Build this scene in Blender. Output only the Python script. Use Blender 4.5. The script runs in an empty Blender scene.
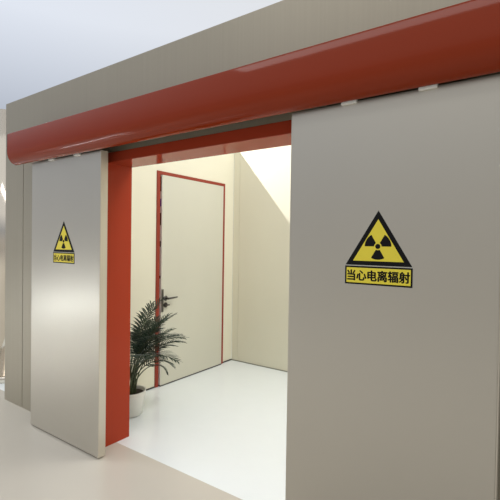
import bpy, bmesh, math, random
from mathutils import Vector, Matrix
random.seed(7)
S = bpy.context.scene
COL = S.collection
R = math.radians

# ------------------------------------------------------------------ camera
cam_d = bpy.data.cameras.new('camera')
cam = bpy.data.objects.new('camera', cam_d); COL.objects.link(cam)
FPX = 414.4
cam_d.sensor_width = 36; cam_d.lens = 36 * FPX / 500
cam_d.clip_start = 0.02; cam_d.clip_end = 200
_y, _p, _r = R(-35.086), R(-0.918), R(0.863)
_f = Vector((math.sin(_y) * math.cos(_p), math.cos(_y) * math.cos(_p), math.sin(_p)))
_ri = Vector((math.cos(_y), -math.sin(_y), 0)); _u = _ri.cross(_f)
_r2 = math.cos(_r) * _ri + math.sin(_r) * _u; _u2 = -math.sin(_r) * _ri + math.cos(_r) * _u
M = Matrix((_r2, _u2, -_f)).transposed().to_4x4(); M.translation = (0, 0, 1.55)
cam.matrix_world = M
S.camera = cam

# ------------------------------------------------------------------ colour management, world, hall lamps
S.view_settings.view_transform = 'Standard'; S.view_settings.look = 'None'
S.view_settings.gamma = 1; S.view_settings.use_curve_mapping = False
S.view_settings.exposure = 0.0

w = bpy.data.worlds.new('hall_light'); S.world = w; w.use_nodes = True
nt = w.node_tree; nt.nodes.clear()
out = nt.nodes.new('ShaderNodeOutputWorld'); bg = nt.nodes.new('ShaderNodeBackground')
tc = nt.nodes.new('ShaderNodeTexCoord'); sep = nt.nodes.new('ShaderNodeSeparateXYZ')
rampz = nt.nodes.new('ShaderNodeValToRGB'); mr = nt.nodes.new('ShaderNodeMapRange')
nt.links.new(tc.outputs['Generated'], sep.inputs[0])
nt.links.new(sep.outputs['Z'], mr.inputs['Value'])
mr.inputs['From Min'].default_value = -1; mr.inputs['From Max'].default_value = 1
nt.links.new(mr.outputs[0], rampz.inputs[0])
e = rampz.color_ramp.elements
e[0].position = 0.0; e[0].color = (.45, .43, .40, 1)
e[1].position = 1.0; e[1].color = (.95, .97, 1.0, 1)
for pos, c in ((.46, (.55, .53, .50, 1)), (.52, (.56, .55, .54, 1)), (.60, (.47, .50, .55, 1)), (.72, (.95, .97, 1.0, 1))):
    n = e.new(pos); n.color = c
mx = nt.nodes.new('ShaderNodeMix'); mx.data_type = 'RGBA'; mx.blend_type = 'MULTIPLY'; mx.inputs[0].default_value = 1
tint = nt.nodes.new('ShaderNodeValToRGB'); mr2 = nt.nodes.new('ShaderNodeMapRange')
mr2.inputs['From Min'].default_value = -1; mr2.inputs['From Max'].default_value = 1
nt.links.new(sep.outputs['X'], mr2.inputs['Value']); nt.links.new(mr2.outputs[0], tint.inputs[0])
tint.color_ramp.elements[0].position = .08; tint.color_ramp.elements[0].color = (1.0, 1.04, 1.12, 1)
tint.color_ramp.elements[1].position = .42; tint.color_ramp.elements[1].color = (1.0, .98, .94, 1)
nt.links.new(rampz.outputs[0], mx.inputs[6]); nt.links.new(tint.outputs[0], mx.inputs[7])
nt.links.new(mx.outputs[2], bg.inputs['Color']); bg.inputs['Strength'].default_value = 0.8
nt.links.new(bg.outputs[0], out.inputs[0])

def area(name, loc, target, sx, sy, power, col=(1, 1, 1)):
    d = bpy.data.lights.new(name, 'AREA'); d.shape = 'RECTANGLE'; d.size = sx; d.size_y = sy
    d.energy = power; d.color = col
    o = bpy.data.objects.new(name, d); COL.objects.link(o); o.location = loc
    o.rotation_euler = (Vector(target) - Vector(loc)).to_track_quat('-Z', 'Y').to_euler()
    return o
# big lamps hanging from the roof of the hall, plus an added counter lamp
area('hall_lamp_over_room', (-.5, 3.3, 4.6), (-2.0, 3.2, 0), 2.4, 2.0, 104, (1.0, .99, .96))
area('hall_lamp_front', (-1.5, -1.0, 5.5), (-1.5, -0.4, 0), 5.0, .7, 35, (1.0, .98, .95))
area('counter_fill_lamp', (-6.2, -.2, 3.6), (-7.1, -1.0, .6), 1.4, .5, 130, (.93, .97, 1.0))  # added fill lamp, brightens the counter so its reflection shows
# spotlight on the neighbouring stand that shines over the top of the left partition
sd = bpy.data.lights.new('hall_spotlight', 'SPOT'); sd.energy = 600; sd.spot_size = R(70); sd.spot_blend = .3
sd.shadow_soft_size = .015; sd.color = (1, .99, .97)
so = bpy.data.objects.new('hall_spotlight', sd); COL.objects.link(so); so.location = (-4.533, 2.75, 4.33)
so.rotation_euler = (Vector((-2.3, 4.353, 2.3)) - so.location).to_track_quat('-Z', 'Y').to_euler()

# ------------------------------------------------------------------ materials
def srgb(r, g, b):
    f = lambda c: (c / 255 / 12.92) if c / 255 <= .04045 else ((c / 255 + .055) / 1.055) ** 2.4
    return (f(r), f(g), f(b), 1)
def mat(name, col, rough=.5, metal=0, coat=0, var=0, vscale=(8, 8, 8), spec=.5, bump=0, rvar=0):
    m = bpy.data.materials.new(name); m.use_nodes = True
    n = m.node_tree; b = n.nodes['Principled BSDF']
    b.inputs['Base Color'].default_value = col; b.inputs['Roughness'].default_value = rough
    b.inputs['Metallic'].default_value = metal; b.inputs['Coat Weight'].default_value = coat
    b.inputs['Coat Roughness'].default_value = .04
    b.inputs['Specular IOR Level'].default_value = spec
    t = n.nodes.new('ShaderNodeTexCoord'); mp = n.nodes.new('ShaderNodeMapping'); no = n.nodes.new('ShaderNodeTexNoise')
    mp.inputs['Scale'].default_value = vscale; no.inputs['Scale'].default_value = 1; no.inputs['Detail'].default_value = 30
    n.links.new(t.outputs['Object'], mp.inputs[0]); n.links.new(mp.outputs[0], no.inputs['Vector'])
    if var:
        mx = n.nodes.new('ShaderNodeMix'); mx.data_type = 'RGBA'
        mx.inputs[6].default_value = tuple(c * (1 - var) for c in col[:3]) + (1,)
        mx.inputs[7].default_value = tuple(min(1, c * (1 + var)) for c in col[:3]) + (1,)
        n.links.new(no.outputs['Fac'], mx.inputs[0]); n.links.new(mx.outputs[2], b.inputs['Base Color'])
    if rvar:
        m2 = n.nodes.new('ShaderNodeMapRange'); m2.inputs['To Min'].default_value = max(0, rough - rvar)
        m2.inputs['To Max'].default_value = rough + rvar
        n.links.new(no.outputs['Fac'], m2.inputs['Value']); n.links.new(m2.outputs[0], b.inputs['Roughness'])
    if bump:
        bp = n.nodes.new('ShaderNodeBump'); bp.inputs['Strength'].default_value = bump; bp.inputs['Distance'].default_value = .002
        n.links.new(no.outputs['Fac'], bp.inputs['Height']); n.links.new(bp.outputs[0], b.inputs['Normal'])
    return m
STEEL = mat('satin_steel_panel', srgb(201, 196, 185), .34, .82, var=.03, vscale=(1.5, 1.5, 1.2))
CLAD = mat('wall_steel_cladding', srgb(167, 160, 144), .42, .55, var=.06, vscale=(90, 90, .6))
EDGE = mat('leaf_edge_steel', srgb(205, 198, 184), .35, .4, var=.04, vscale=(60, 60, .5))
RED = mat('glossy_red_paint', srgb(166, 64, 42), .10, 0, var=.03, vscale=(3, 3, 3))
RED.node_tree.nodes['Principled BSDF'].inputs['IOR'].default_value = 1.17
REDC = mat('dark_red_cover_paint', srgb(142, 50, 20), .07, 0, var=.03, vscale=(3, 3, 3))
REDC.node_tree.nodes['Principled BSDF'].inputs['IOR'].default_value = 1.30
REDF = mat('inner_frame_red_paint', srgb(142, 44, 20), .5, 0, var=.05)
CREAM = mat('cream_wall_panel', srgb(228, 224, 204), .55, var=.025, vscale=(2, 2, .7))
DOORP = mat('inner_door_laminate', srgb(206, 204, 189), .45, var=.02, vscale=(4, 4, 1))
FLOORW = mat('white_floor_tile', srgb(234, 240, 242), .16, spec=.5, var=.015)
FLOORH = mat('pale_hall_floor', srgb(200, 194, 183), .25, var=.06, vscale=(.8, .8, .8))
DARK = mat('dark_grey_gap_strip', srgb(62, 60, 56), .6)
GREYS = mat('grey_joint_strip', srgb(150, 148, 135), .6)
BLACK = mat('sign_black_vinyl', srgb(12, 12, 14), .6, spec=.2)
YEL = mat('sign_yellow_vinyl', srgb(240, 222, 66), .4, var=.03)
WHITEV = mat('sign_white_vinyl', srgb(190, 188, 178), .4)
HANDLE = mat('dark_steel_handle', srgb(95, 92, 88), .3, .9)
CHROME = mat('polished_steel_column', srgb(228, 220, 208), .10, 1, var=.02)
WHITEP = mat('white_plastic', srgb(245, 245, 242), .35)
LEAFM = mat('palm_leaf_green', srgb(28, 50, 34), .42, var=.35, vscale=(14, 14, 14))
STEMM = mat('palm_stem_green', srgb(70, 80, 52), .5, var=.3, vscale=(20, 20, 20))
POTM = mat('white_glazed_pot', srgb(225, 224, 218), .25)
SOILM = mat('potting_soil', srgb(52, 40, 30), .95, var=.4, vscale=(60, 60, 60), bump=.8)
BLUE = mat('blue_print', srgb(60, 62, 170), .5)

# ------------------------------------------------------------------ helpers
def link(name, bm, m, parent=None, smooth=False, loc=None):
    me = bpy.data.meshes.new(name); bmesh.ops.recalc_face_normals(bm, faces=bm.faces); bm.to_mesh(me); bm.free()
    o = bpy.data.objects.new(name, me); COL.objects.link(o); me.materials.append(m)
    if smooth:
        for p in me.polygons: p.use_smooth = True
    if parent: o.parent = parent
    if loc: o.location = loc
    return o
def box(bm, x0, x1, y0, y1, z0, z1, bev=0):
    r = bmesh.ops.create_cube(bm, size=1)
    vs = r['verts']
    bmesh.ops.scale(bm, vec=(x1 - x0, y1 - y0, z1 - z0), verts=vs)
    bmesh.ops.translate(bm, vec=((x0 + x1) / 2, (y0 + y1) / 2, (z0 + z1) / 2), verts=vs)
    if bev:
        bmesh.ops.bevel(bm, geom=list({e for v in vs for e in v.link_edges}), offset=bev, segments=2, affect='EDGES', profile=.6)
def boxo(name, b, m, parent=None, bev=0):
    bm = bmesh.new(); box(bm, *b, bev=bev); return link(name, bm, m, parent)
def tube(bm, pts, rads, seg=8):
    rings = []
    for i, p in enumerate(pts):
        p = Vector(p); a = Vector(pts[max(0, i - 1)]); c = Vector(pts[min(len(pts) - 1, i + 1)])
        t = (c - a).normalized(); up = Vector((0, 0, 1)) if abs(t.z) < .9 else Vector((1, 0, 0))
        s = t.cross(up).normalized(); u = s.cross(t)
        rr = rads[i] if isinstance(rads, (list, tuple)) else rads
        rings.append([bm.verts.new(p + rr * (math.cos(2 * math.pi * k / seg) * s + math.sin(2 * math.pi * k / seg) * u)) for k in range(seg)])
    for A, B in zip(rings, rings[1:]):
        for k in range(seg): bm.faces.new((A[k], A[(k + 1) % seg], B[(k + 1) % seg], B[k]))
    bm.faces.new(rings[0][::-1]); bm.faces.new(rings[-1])
def lathe(bm, prof, seg=32, c=(0, 0)):
    rings = [[bm.verts.new((c[0] + r * math.cos(2 * math.pi * k / seg), c[1] + r * math.sin(2 * math.pi * k / seg), z)) for k in range(seg)] for r, z in prof]
    for A, B in zip(rings, rings[1:]):
        for k in range(seg): bm.faces.new((A[k], A[(k + 1) % seg], B[(k + 1) % seg], B[k]))
    bm.faces.new(rings[0][::-1]); bm.faces.new(rings[-1])
def prism(bm, pts, y0, y1):
    """polygon given in (x, z), extruded from y0 (front) to y1"""
    A = [bm.verts.new((x, y0, z)) for x, z in pts]; B = [bm.verts.new((x, y1, z)) for x, z in pts]
    bm.faces.new(A); bm.faces.new(B[::-1])
    for k in range(len(pts)): bm.faces.new((A[k], A[(k + 1) % len(pts)], B[(k + 1) % len(pts)], B[k]))
def empty(name, loc, label=None, cat=None, group=None, kind=None):
    o = bpy.data.objects.new(name, None); COL.objects.link(o); o.location = loc; o.empty_display_size = .1
    tag(o, label, cat, group, kind); return o
def tag(o, label=None, cat=None, group=None, kind=None):
    for k, v in (('label', label), ('category', cat), ('group', group), ('kind', kind)):
        if v: o[k] = v
    return o
def struct(o, label, cat):
    return tag(o, label, cat, kind='structure')

# ------------------------------------------------------------------ dimensions
YL, YLB = 1.776, 1.834          # front and back of the sliding leaves
YW, YB = 1.917, 2.133           # front and back face of the front wall
XJ = -2.650                     # left reveal of the opening
XJR = -0.90                     # right reveal (behind the right leaf)
ZHB, ZHT = 2.132, 2.203         # header bottom / top
HWALL = 2.85
XEND = -4.235                   # left end of the front wall
XIL, YI = -3.333, 4.353         # inner left wall and back wall
XIR = 0.75

# ------------------------------------------------------------------ setting
struct(boxo('floor', (-16, 6, -9, YW + .1, -.1, 0), FLOORH), 'pale hall floor in front of the sliding doors', 'floor')
struct(boxo('floor.001', (-16, 6, YW + .1, 9, -.1, 0), FLOORW), 'white shiny floor of the room behind the doors', 'floor')

bm = bmesh.new()
g = .004
# cladding panels with open joints, 12 mm thick, on a core
box(bm, XEND, -3.901, YW, YW + .012, 0, 2.43)
box(bm, -3.893, XJ - .012, YW, YW + .012, 0, 2.43)
box(bm, XEND, 2.2, YW, YW + .012, 2.434, HWALL)
box(bm, XJ - .012, XJR + .012, YW, YW + .012, ZHT, 2.43)
box(bm, XJR + .08, 2.2, YW, YW + .012, 0, 2.43)
box(bm, XEND + .01, XJ - .012, YW + .014, YB, 0, HWALL)
box(bm, XJR + .012, 2.2, YW + .014, YB, 0, HWALL)
box(bm, XJ - .012, XJR + .012, YW + .014, YB, ZHT, HWALL)
struct(link('wall_front', bm, CLAD), 'beige grey steel clad wall the sliding doors run along', 'wall')

# glossy red lining of the opening: jambs, header
t1 = empty('trim_1', (XJ, YW, 0)); struct(t1, 'glossy red frame around the wide doorway', 'door frame')
def child_box(name, b, m, par, bev=0):
    o = boxo(name, b, m, None, bev); o.parent = par; o.matrix_parent_inverse = Matrix.Translation(-Vector(par.location)); return o
child_box('jamb', (XJ - .075, XJ, YW - .006, YB + .006, 0, ZHB), RED, t1, .0015)
child_box('jamb', (XJR, XJR + .075, YW - .006, YB + .006, 0, ZHB), RED, t1, .0015)
child_box('header', (XJ - .075, XJR + .075, YW - .008, YB + .006, ZHB, ZHT), RED, t1, .0015)

# inner room
DY0, DY1, DZ = 3.014, 4.156, 2.305      # outer size of the inner door frame
FW = .043; FWR = .048
bm = bmesh.new()
box(bm, XIL - .06, XIL, YB + .002, DY0, 0, HWALL)
box(bm, XIL - .06, XIL, DY1, YI - .002, 0, HWALL)
box(bm, XIL - .06, XIL, DY0, DY1, DZ, HWALL)
struct(link('wall_left', bm, CREAM), 'cream panel wall holding the inner door', 'wall')
bm = bmesh.new()
xs = [XIL, -3.234, -2.0, -.77, XIR]
for a, b in zip(xs, xs[1:]): box(bm, a + .0015, b - .0015, YI, YI + .012, 0, HWALL)
box(bm, XIL, XIR, YI + .014, YI + .06, 0, HWALL)
struct(link('wall_back', bm, CREAM), 'cream panel wall at the back of the room', 'wall')
struct(boxo('wall_right', (XIR, XIR + .06, YB + .002, YI + .06, 0, HWALL), CREAM), 'cream wall on the right of the room', 'wall')
bm = bmesh.new()
box(bm, XIL + .001, XIL + .006, YB + .01, DY0 - .002, .001, .016); box(bm, XIL + .001, XIL + .006, DY1 + .002, YI - .001, .001, .016)
struct(link('baseboard_left', bm, DARK), 'thin dark strip at the foot of the inner door wall', 'baseboard')
struct(boxo('baseboard_back', (XIL + .008, XIR - .002, YI - .005, YI - .001, .001, .012), GREYS), 'thin grey strip at the foot of the back wall', 'baseboard')

t2 = empty('trim_2', (XIL, DY0, 0)); struct(t2, 'narrow red frame around the inner door', 'door frame')
child_box('jamb', (XIL - .06, XIL + .012, DY0, DY0 + FW, .001, DZ - .036), REDF, t2, .001)
child_box('jamb', (XIL - .06, XIL + .012, DY1 - FWR, DY1, .001, DZ - .036), REDF, t2, .001)
child_box('header', (XIL - .06, XIL + .012, DY0, DY1, DZ - .036, DZ), REDF, t2, .001)

d3 = empty('door_1', (XIL, DY1 - FWR, 0)); struct(d3, 'pale grey inner door with a dark lever handle', 'door')
SY0, SY1 = DY0 + FW + .014, DY1 - FWR - .003
child_box('door_panel', (XIL - .015, XIL + .026, SY0, SY1, .012, DZ - .040), DOORP, d3, .0015)
child_box('bottom_gap_strip', (XIL - .010, XIL + .028, SY0, SY1, .001, .012), DARK, d3)  # dark strip filling the gap below the door
for n_, z0_, z1_, m_ in (('gasket', 2.09, 2.25, BLACK), ('tape', 1.93, 2.01, BLUE), ('gasket', 1.73, 1.86, BLACK), ('gasket', 1.50, 1.56, BLACK), ('gasket', 1.16, 1.19, BLACK)):
    child_box(n_, (XIL - .004, XIL + .012, SY0 - .0025, SY0 - .0002, z0_, z1_), m_, d3)
child_box('edge_band', (XIL - .010, XIL + .0265, SY0 - .0002, SY0 + .0005, .02, DZ - .045), WHITEP, d3)
# handle
hx = XIL + .026
hd = child_box('door_handle', (hx, hx + .008, SY0 + .003, SY0 + .030, .80, 1.045), HANDLE, d3, .003)
bm = bmesh.new(); yl, zl = SY0 + .062, .945
tube(bm, [(hx, yl, zl), (hx + .006, yl, zl)], .028, 20)
tube(bm, [(hx + .004, yl, zl), (hx + .05, yl, zl)], .011, 12)
tube(bm, [(hx + .05, yl - .012, zl), (hx + .052, yl + .07, zl + .002), (hx + .048, yl + .13, zl + .004)], [.011, .010, .008], 12)
lv = link('lever', bm, HANDLE, None, True); lv.parent = hd
lv.matrix_parent_inverse = Matrix.Translation(-Vector(d3.location))
lv.matrix_parent_inverse = Matrix.Identity(4); lv.location = (0, 0, 0)
bm = bmesh.new(); zl2 = .872
tube(bm, [(hx, yl, zl2), (hx + .006, yl, zl2)], .028, 20)
tube(bm, [(hx + .004, yl, zl2), (hx + .026, yl, zl2)], .014, 12)
box(bm, hx + .02, hx + .032, yl - .03, yl + .035, zl2 - .007, zl2 + .007, .002)
kn = link('thumb_turn', bm, HANDLE, None, False); kn.parent = hd
# ------------------------------------------------------------------ sliding leaves
def leaf(name, x0, x1, label):
    o = empty(name, (0, 0, 0)); o.location = (x0, YL, 0); struct(o, label, 'sliding door')
    W = x1 - x0; T = YLB - YL
    boxo('door_panel', (.004, W - .006, 0, T - .004, .012, 2.188), STEEL, o, .0015)
    for a, b in ((0, .004), (W - .006, W)):
        boxo('edge_strip', (a, b, .0 if (a > 0) == (x0 < -2) else .003, T, .012, 2.188), EDGE, o, .001)
    for fx in (.33, .70):
        h = boxo('hanger', (W * fx - .035, W * fx + .035, -.014, .012, 2.178, 2.25), WHITEP, o, .002)
    return o
XLL, XLR, XRL, XRR = -3.470, -2.533, -1.011, -0.116
leaf('door_2', XLL, XLR, 'left sliding door leaf, narrow in view, satin steel with a small warning sign')
leaf('door_3', XRL, XRR, 'wide right sliding door leaf in the foreground, grey steel with a large warning sign')

# ------------------------------------------------------------------ canopy over the rail
XC0, XC1 = -3.685, 0.10
YC, ZC0, ZC1 = 1.676, 2.186, 2.440
cp = empty('rail_cover', (XC0, YC, ZC0), 'long glossy red curved cover over the sliding door rail', 'rail cover')
prof = [(YW - .001, ZC1), (YC + .012, ZC1), (YC + .004, ZC1 - .003), (YC, ZC1 - .012), (YC, 2.292)]
cy, cz, rr, rz = YC + .078, 2.292, .078, .106
for k in range(1, 15):
    a = math.pi * (1 + .5 * k / 14)
    prof.append((cy + rr * math.cos(a), cz + rz * math.sin(a)))
inner = [(cy, ZC0 + .004)]
for k in range(13, -1, -1):
    a = math.pi * (1 + .5 * k / 14)
    inner.append((cy + (rr - .004) * math.cos(a), cz + (rz - .004) * math.sin(a)))
inner += [(YC + .004, ZC1 - .016), (YW - .001, ZC1 - .005)]
poly = prof + inner
bm = bmesh.new()
A = [bm.verts.new((0, y - YC, z - ZC0)) for y, z in poly]; B = [bm.verts.new((XC1 - XC0, y - YC, z - ZC0)) for y, z in poly]
n = len(poly)
for k in range(n): bm.faces.new((A[k], A[(k + 1) % n], B[(k + 1) % n], B[k]))
half = len(prof)
for L in (A, B):
    for k in range(half - 1):
        try: bm.faces.new((L[k], L[k + 1], L[n - 2 - k], L[n - 1 - k]))
        except Exception: pass
sh = link('cover_shell', bm, REDC, cp, True); sh.data.set_sharp_from_angle(angle=R(25))
for p in sh.data.polygons:
    p.use_smooth = True
# end caps
for xx in (.0, XC1 - XC0 - .004):
    bm = bmesh.new()
    pts = [(y - YC, z - ZC0) for y, z in prof] + [(YW - .001 - YC, 2.27 - ZC0)]
    A = [bm.verts.new((xx, y, z)) for y, z in pts]; B = [bm.verts.new((xx + .004, y, z)) for y, z in pts]
    bm.faces.new(A); bm.faces.new(B[::-1])
    for k in range(len(pts)): bm.faces.new((A[k], A[(k + 1) % len(pts)], B[(k + 1) % len(pts)], B[k]))
    link('end_cap', bm, REDC, cp)
boxo('rail', (.03, XC1 - XC0 - .03, .080, .20, .062, .13), GREYS, cp, .002)

# ------------------------------------------------------------------ signs
def text_mesh(s, width, height, offset):
    cu = bpy.data.curves.new('t', 'FONT'); cu.body = s; cu.size = .05; cu.offset = offset; cu.space_character = 1.0
    to = bpy.data.objects.new('t', cu); COL.objects.link(to)
    dg = bpy.context.evaluated_depsgraph_get(); me = bpy.data.meshes.new_from_object(to.evaluated_get(dg))
    bpy.data.objects.remove(to)
    bm = bmesh.new(); bm.from_mesh(me)
    xs = [v.co.x for v in bm.verts]; ys = [v.co.y for v in bm.verts]
    sx = width / (max(xs) - min(xs)); sy = height / (max(ys) - min(ys))
    cx, cy_ = (max(xs) + min(xs)) / 2, (max(ys) + min(ys)) / 2
    for v in bm.verts: v.co = Vector(((v.co.x - cx) * sx, 0, (v.co.y - cy_) * sy))
    geo = list(bm.verts) + list(bm.edges) + list(bm.faces)
    for i, (dx, dz) in enumerate(((.0019, 0), (-.0019, 0), (0, .0013), (0, -.0013))):   # bold strokes
        d = bmesh.ops.duplicate(bm, geom=geo)
        for v in d['geom']:
            if isinstance(v, bmesh.types.BMVert): v.co += Vector((dx, -.00003 * (i + 1), dz))
    return bm
def tri(side, grow):
    """upright triangle, base centre at origin for side, offset outward by grow"""
    h = side * .825; c = h / 3
    k = (c + grow) / c
    return [(-side / 2 * k, c - c * k), (side / 2 * k, c - c * k), (0, c + (h - c) * k)]
def sign(x, label):
    z0 = 1.462
    o = empty('warning_sign', (x, YL - .0002, z0), label, 'warning sign', 'radiation warning signs on the sliding doors')
    s = .288
    bm = bmesh.new(); prism(bm, tri(s, .0022), -.0005, 0); prism(bm, [(-.148, -.0875), (.148, -.0875), (.148, .001), (-.148, .001)], -.0004, 0)
    link('backing', bm, WHITEV, o)
    bm = bmesh.new(); prism(bm, tri(s, 0), -.0010, -.0006); tb = link('triangle_border', bm, BLACK, o)
    bm = bmesh.new(); prism(bm, tri(s, -.0188), -.0015, -.0011); link('triangle_field', bm, YEL, o)
    bm = bmesh.new(); cz = s * math.sqrt(3) / 6
    prism(bm, [(.011 * math.cos(2 * math.pi * k / 24), cz + .011 * math.sin(2 * math.pi * k / 24)) for k in range(24)], -.0020, -.0016)
    for a0 in (0, 120, 240):
        pts = [(.0165 * math.cos(R(a0 + 60 * k / 6)), cz + .0165 * math.sin(R(a0 + 60 * k / 6))) for k in range(7)]
        pts += [(.0575 * math.cos(R(a0 + 60 * (1 - k / 10))), cz + .0575 * math.sin(R(a0 + 60 * (1 - k / 10)))) for k in range(11)]
        prism(bm, pts, -.0020, -.0016)
    link('trefoil', bm, BLACK, o)
    pl = bmesh.new(); prism(pl, [(-.1460, -.0855), (.1460, -.0855), (.1460, -.0045), (-.1460, -.0045)], -.0010, -.0006)
    po = link('caption_plate', pl, BLACK, o)
    bm = bmesh.new(); prism(bm, [(-.1385, -.0782), (.1385, -.0782), (.1385, -.0118), (-.1385, -.0118)], -.0015, -.0011)
    link('caption_field', bm, YEL, po)
    bm = text_mesh('\u5f53\u5fc3\u7535\u79bb\u8f90\u5c04', .269, .0465, 0)
    r = bmesh.ops.translate(bm, vec=(0, -.0018, -.0450), verts=bm.verts)
    link('lettering', bm, BLACK, po)
sign(-2.990, 'yellow and black radiation warning sign on the left sliding door, smaller in view')
sign(-0.575, 'yellow and black radiation warning sign on the right sliding door, larger in view')

# ------------------------------------------------------------------ polished column beyond the wall's end
co = empty('steel_column', (-4.95, 2.30, 0), 'shiny steel column beyond the left end of the wall', 'column')
bm = bmesh.new(); lathe(bm, [(.30, 0), (.30, .06), (.285, .07)], 48); link('base_ring', bm, CHROME, co, True)
bm = bmesh.new(); lathe(bm, [(.27, .07), (.27, 2.95), ], 64); link('shaft', bm, CHROME, co, True)

# ------------------------------------------------------------------ unseen white counter, added for its reflection in the steel and the cover
ct = empty('added_glow_counter', (-7.1, -1.1, 0), 'unseen white counter added for its glow in the steel door', 'counter')
ct.rotation_euler = (0, 0, R(35))
boxo('body', (-.25, .25, -.8, .8, .08, 1.0), WHITEP, ct, .01)
boxo('worktop', (-.29, .29, -.84, .84, 1.0, 1.04), WHITEP, ct, .006)
GLOWM = bpy.data.materials.new('added_glow_white'); GLOWM.use_nodes = True
GLOWM.node_tree.nodes['Principled BSDF'].inputs['Emission Color'].default_value = (.90, .96, 1, 1)
GLOWM.node_tree.nodes['Principled BSDF'].inputs['Emission Strength'].default_value = 30
boxo('glow_strip', (.2502, .262, -.66, .66, .38, .43), GLOWM, ct, .002)  # added emitter for the door's glow and the streak on the cover
boxo('plinth', (-.21, .21, -.76, .76, 0, .08), DARK, ct)

# ------------------------------------------------------------------ palm
PX, PY = -2.985, 2.42
palm = empty('potted_palm', (PX, PY, 0), 'dark green feathery palm just inside the doorway by the red jamb', 'plant')
bm = bmesh.new(); lathe(bm, [(.085, 0), (.105, .015), (.13, .18), (.135, .22), (.125, .22), (.12, .20), (.115, .16)], 40); link('pot', bm, POTM, palm, True)
bm = bmesh.new(); lathe(bm, [(.116, .16), (.118, .192), (.05, .198), (.01, .20)], 32); link('soil', bm, SOILM, palm)
def frond(az, el0, el1, length, bare, leaf_len, base=(0, 0), n_pairs=17, hang=.3):
    a = R(az); d = Vector((math.sin(a), math.cos(a), 0))
    p = Vector((base[0], base[1], .19)); pts = [p.copy()]; N = 22
    for k in range(N):
        t = k / (N - 1); el = R(el0 + (el1 - el0) * t ** 1.3)
        p = p + (d * math.cos(el) + Vector((0, 0, math.sin(el)))) * length / N; pts.append(p.copy())
    bm = bmesh.new(); tube(bm, pts, [.007 * (1 - .82 * k / N) for k in range(N + 1)], 6)
    fr = link('stem', bm, STEMM, palm, True)
    bm = bmesh.new()
    for j in range(n_pairs):
        t = bare + (1 - bare) * (j + .5) / n_pairs; fi = t * N; i = min(int(fi), N - 1)
        q = pts[i].lerp(pts[i + 1], fi - i); tg = (pts[i + 1] - pts[i]).normalized()
        side = tg.cross(Vector((0, 0, 1))).normalized(); u = side.cross(tg)
        u_ = (t - bare) / (1 - bare); L = leaf_len * (.45 + .55 * math.sin(math.pi * min(1, u_ * .9 + .18))) * random.uniform(.88, 1.08)
        for sg in (-1, 1):
            ang = R(62 - 34 * u_ + random.uniform(-5, 5))
            dr = (tg * math.cos(ang) + side * sg * math.sin(ang) + u * .28).normalized()
            wv = .0065; c = q.copy(); prev = None
            for s in range(6):
                v = s / 5; wd = wv * (math.sin(math.pi * (v * .86 + .12))) if s < 5 else .0004
                nn = tg - dr * tg.dot(dr); nn.normalize()
                cr = dr.cross(nn)
                row = (bm.verts.new(c - nn * wd), bm.verts.new(c - cr * wd * .35 * sg), bm.verts.new(c + nn * wd))
                if prev:
                    bm.faces.new((prev[0], prev[1], row[1], row[0])); bm.faces.new((prev[1], prev[2], row[2], row[1]))
                prev = row
                c = c + dr * L / 5; dr = (dr + Vector((0, 0, -hang * .5))).normalized()
    # keep the foliage clear of the wall it stands beside
    for v in bm.verts:
        lim = XIL + .018 - PX
        if v.co.x < lim: v.co.x = lim + (v.co.x - lim) * .02
        if v.co.y + PY < YB + .012 and v.co.x + PX < XJ + .01:
            v.co.y = YB + .012 - PY
    link('leaflets', bm, LEAFM, fr, False)
F = [  # azimuth from the room's depth axis, start/end elevation, length, bare part, leaflet length
    (5, 88, 40, .90, .50, .15), (20, 88, 30, .80, .50, .15), (-8, 85, 0, .75, .50, .14), (12, 87, -15, .63, .48, .13),
    (35, 86, -10, .70, .48, .16), (0, 85, -40, .58, .48, .12), (65, 84, 0, .80, .46, .18), (95, 84, 10, .82, .46, .18),
    (130, 86, 20, .80, .48, .14), (-20, 87, 40, .86, .48, .14), (5, 74, -68, .56, .52, .065), (50, 88, 30, .82, .44, .18),
    (-35, 86, 15, .78, .48, .13), (25, 84, -50, .57, .46, .13), (80, 78, -20, .72, .44, .16), (15, 88, 30, .74, .44, .16),
    (-5, 87, -5, .68, .44, .14), (110, 80, -5, .70, .44, .15), (40, 86, 5, .72, .44, .17), (70, 88, 40, .76, .42, .18),
    (-12, 88, 30, .74, .42, .15), (30, 88, 20, .68, .42, .16)
]
for i, (az, e0, e1, L, b, ll) in enumerate(F):
    frond(az, e0, e1, L, b, ll, (random.uniform(-.03, .04), random.uniform(-.03, .03)))
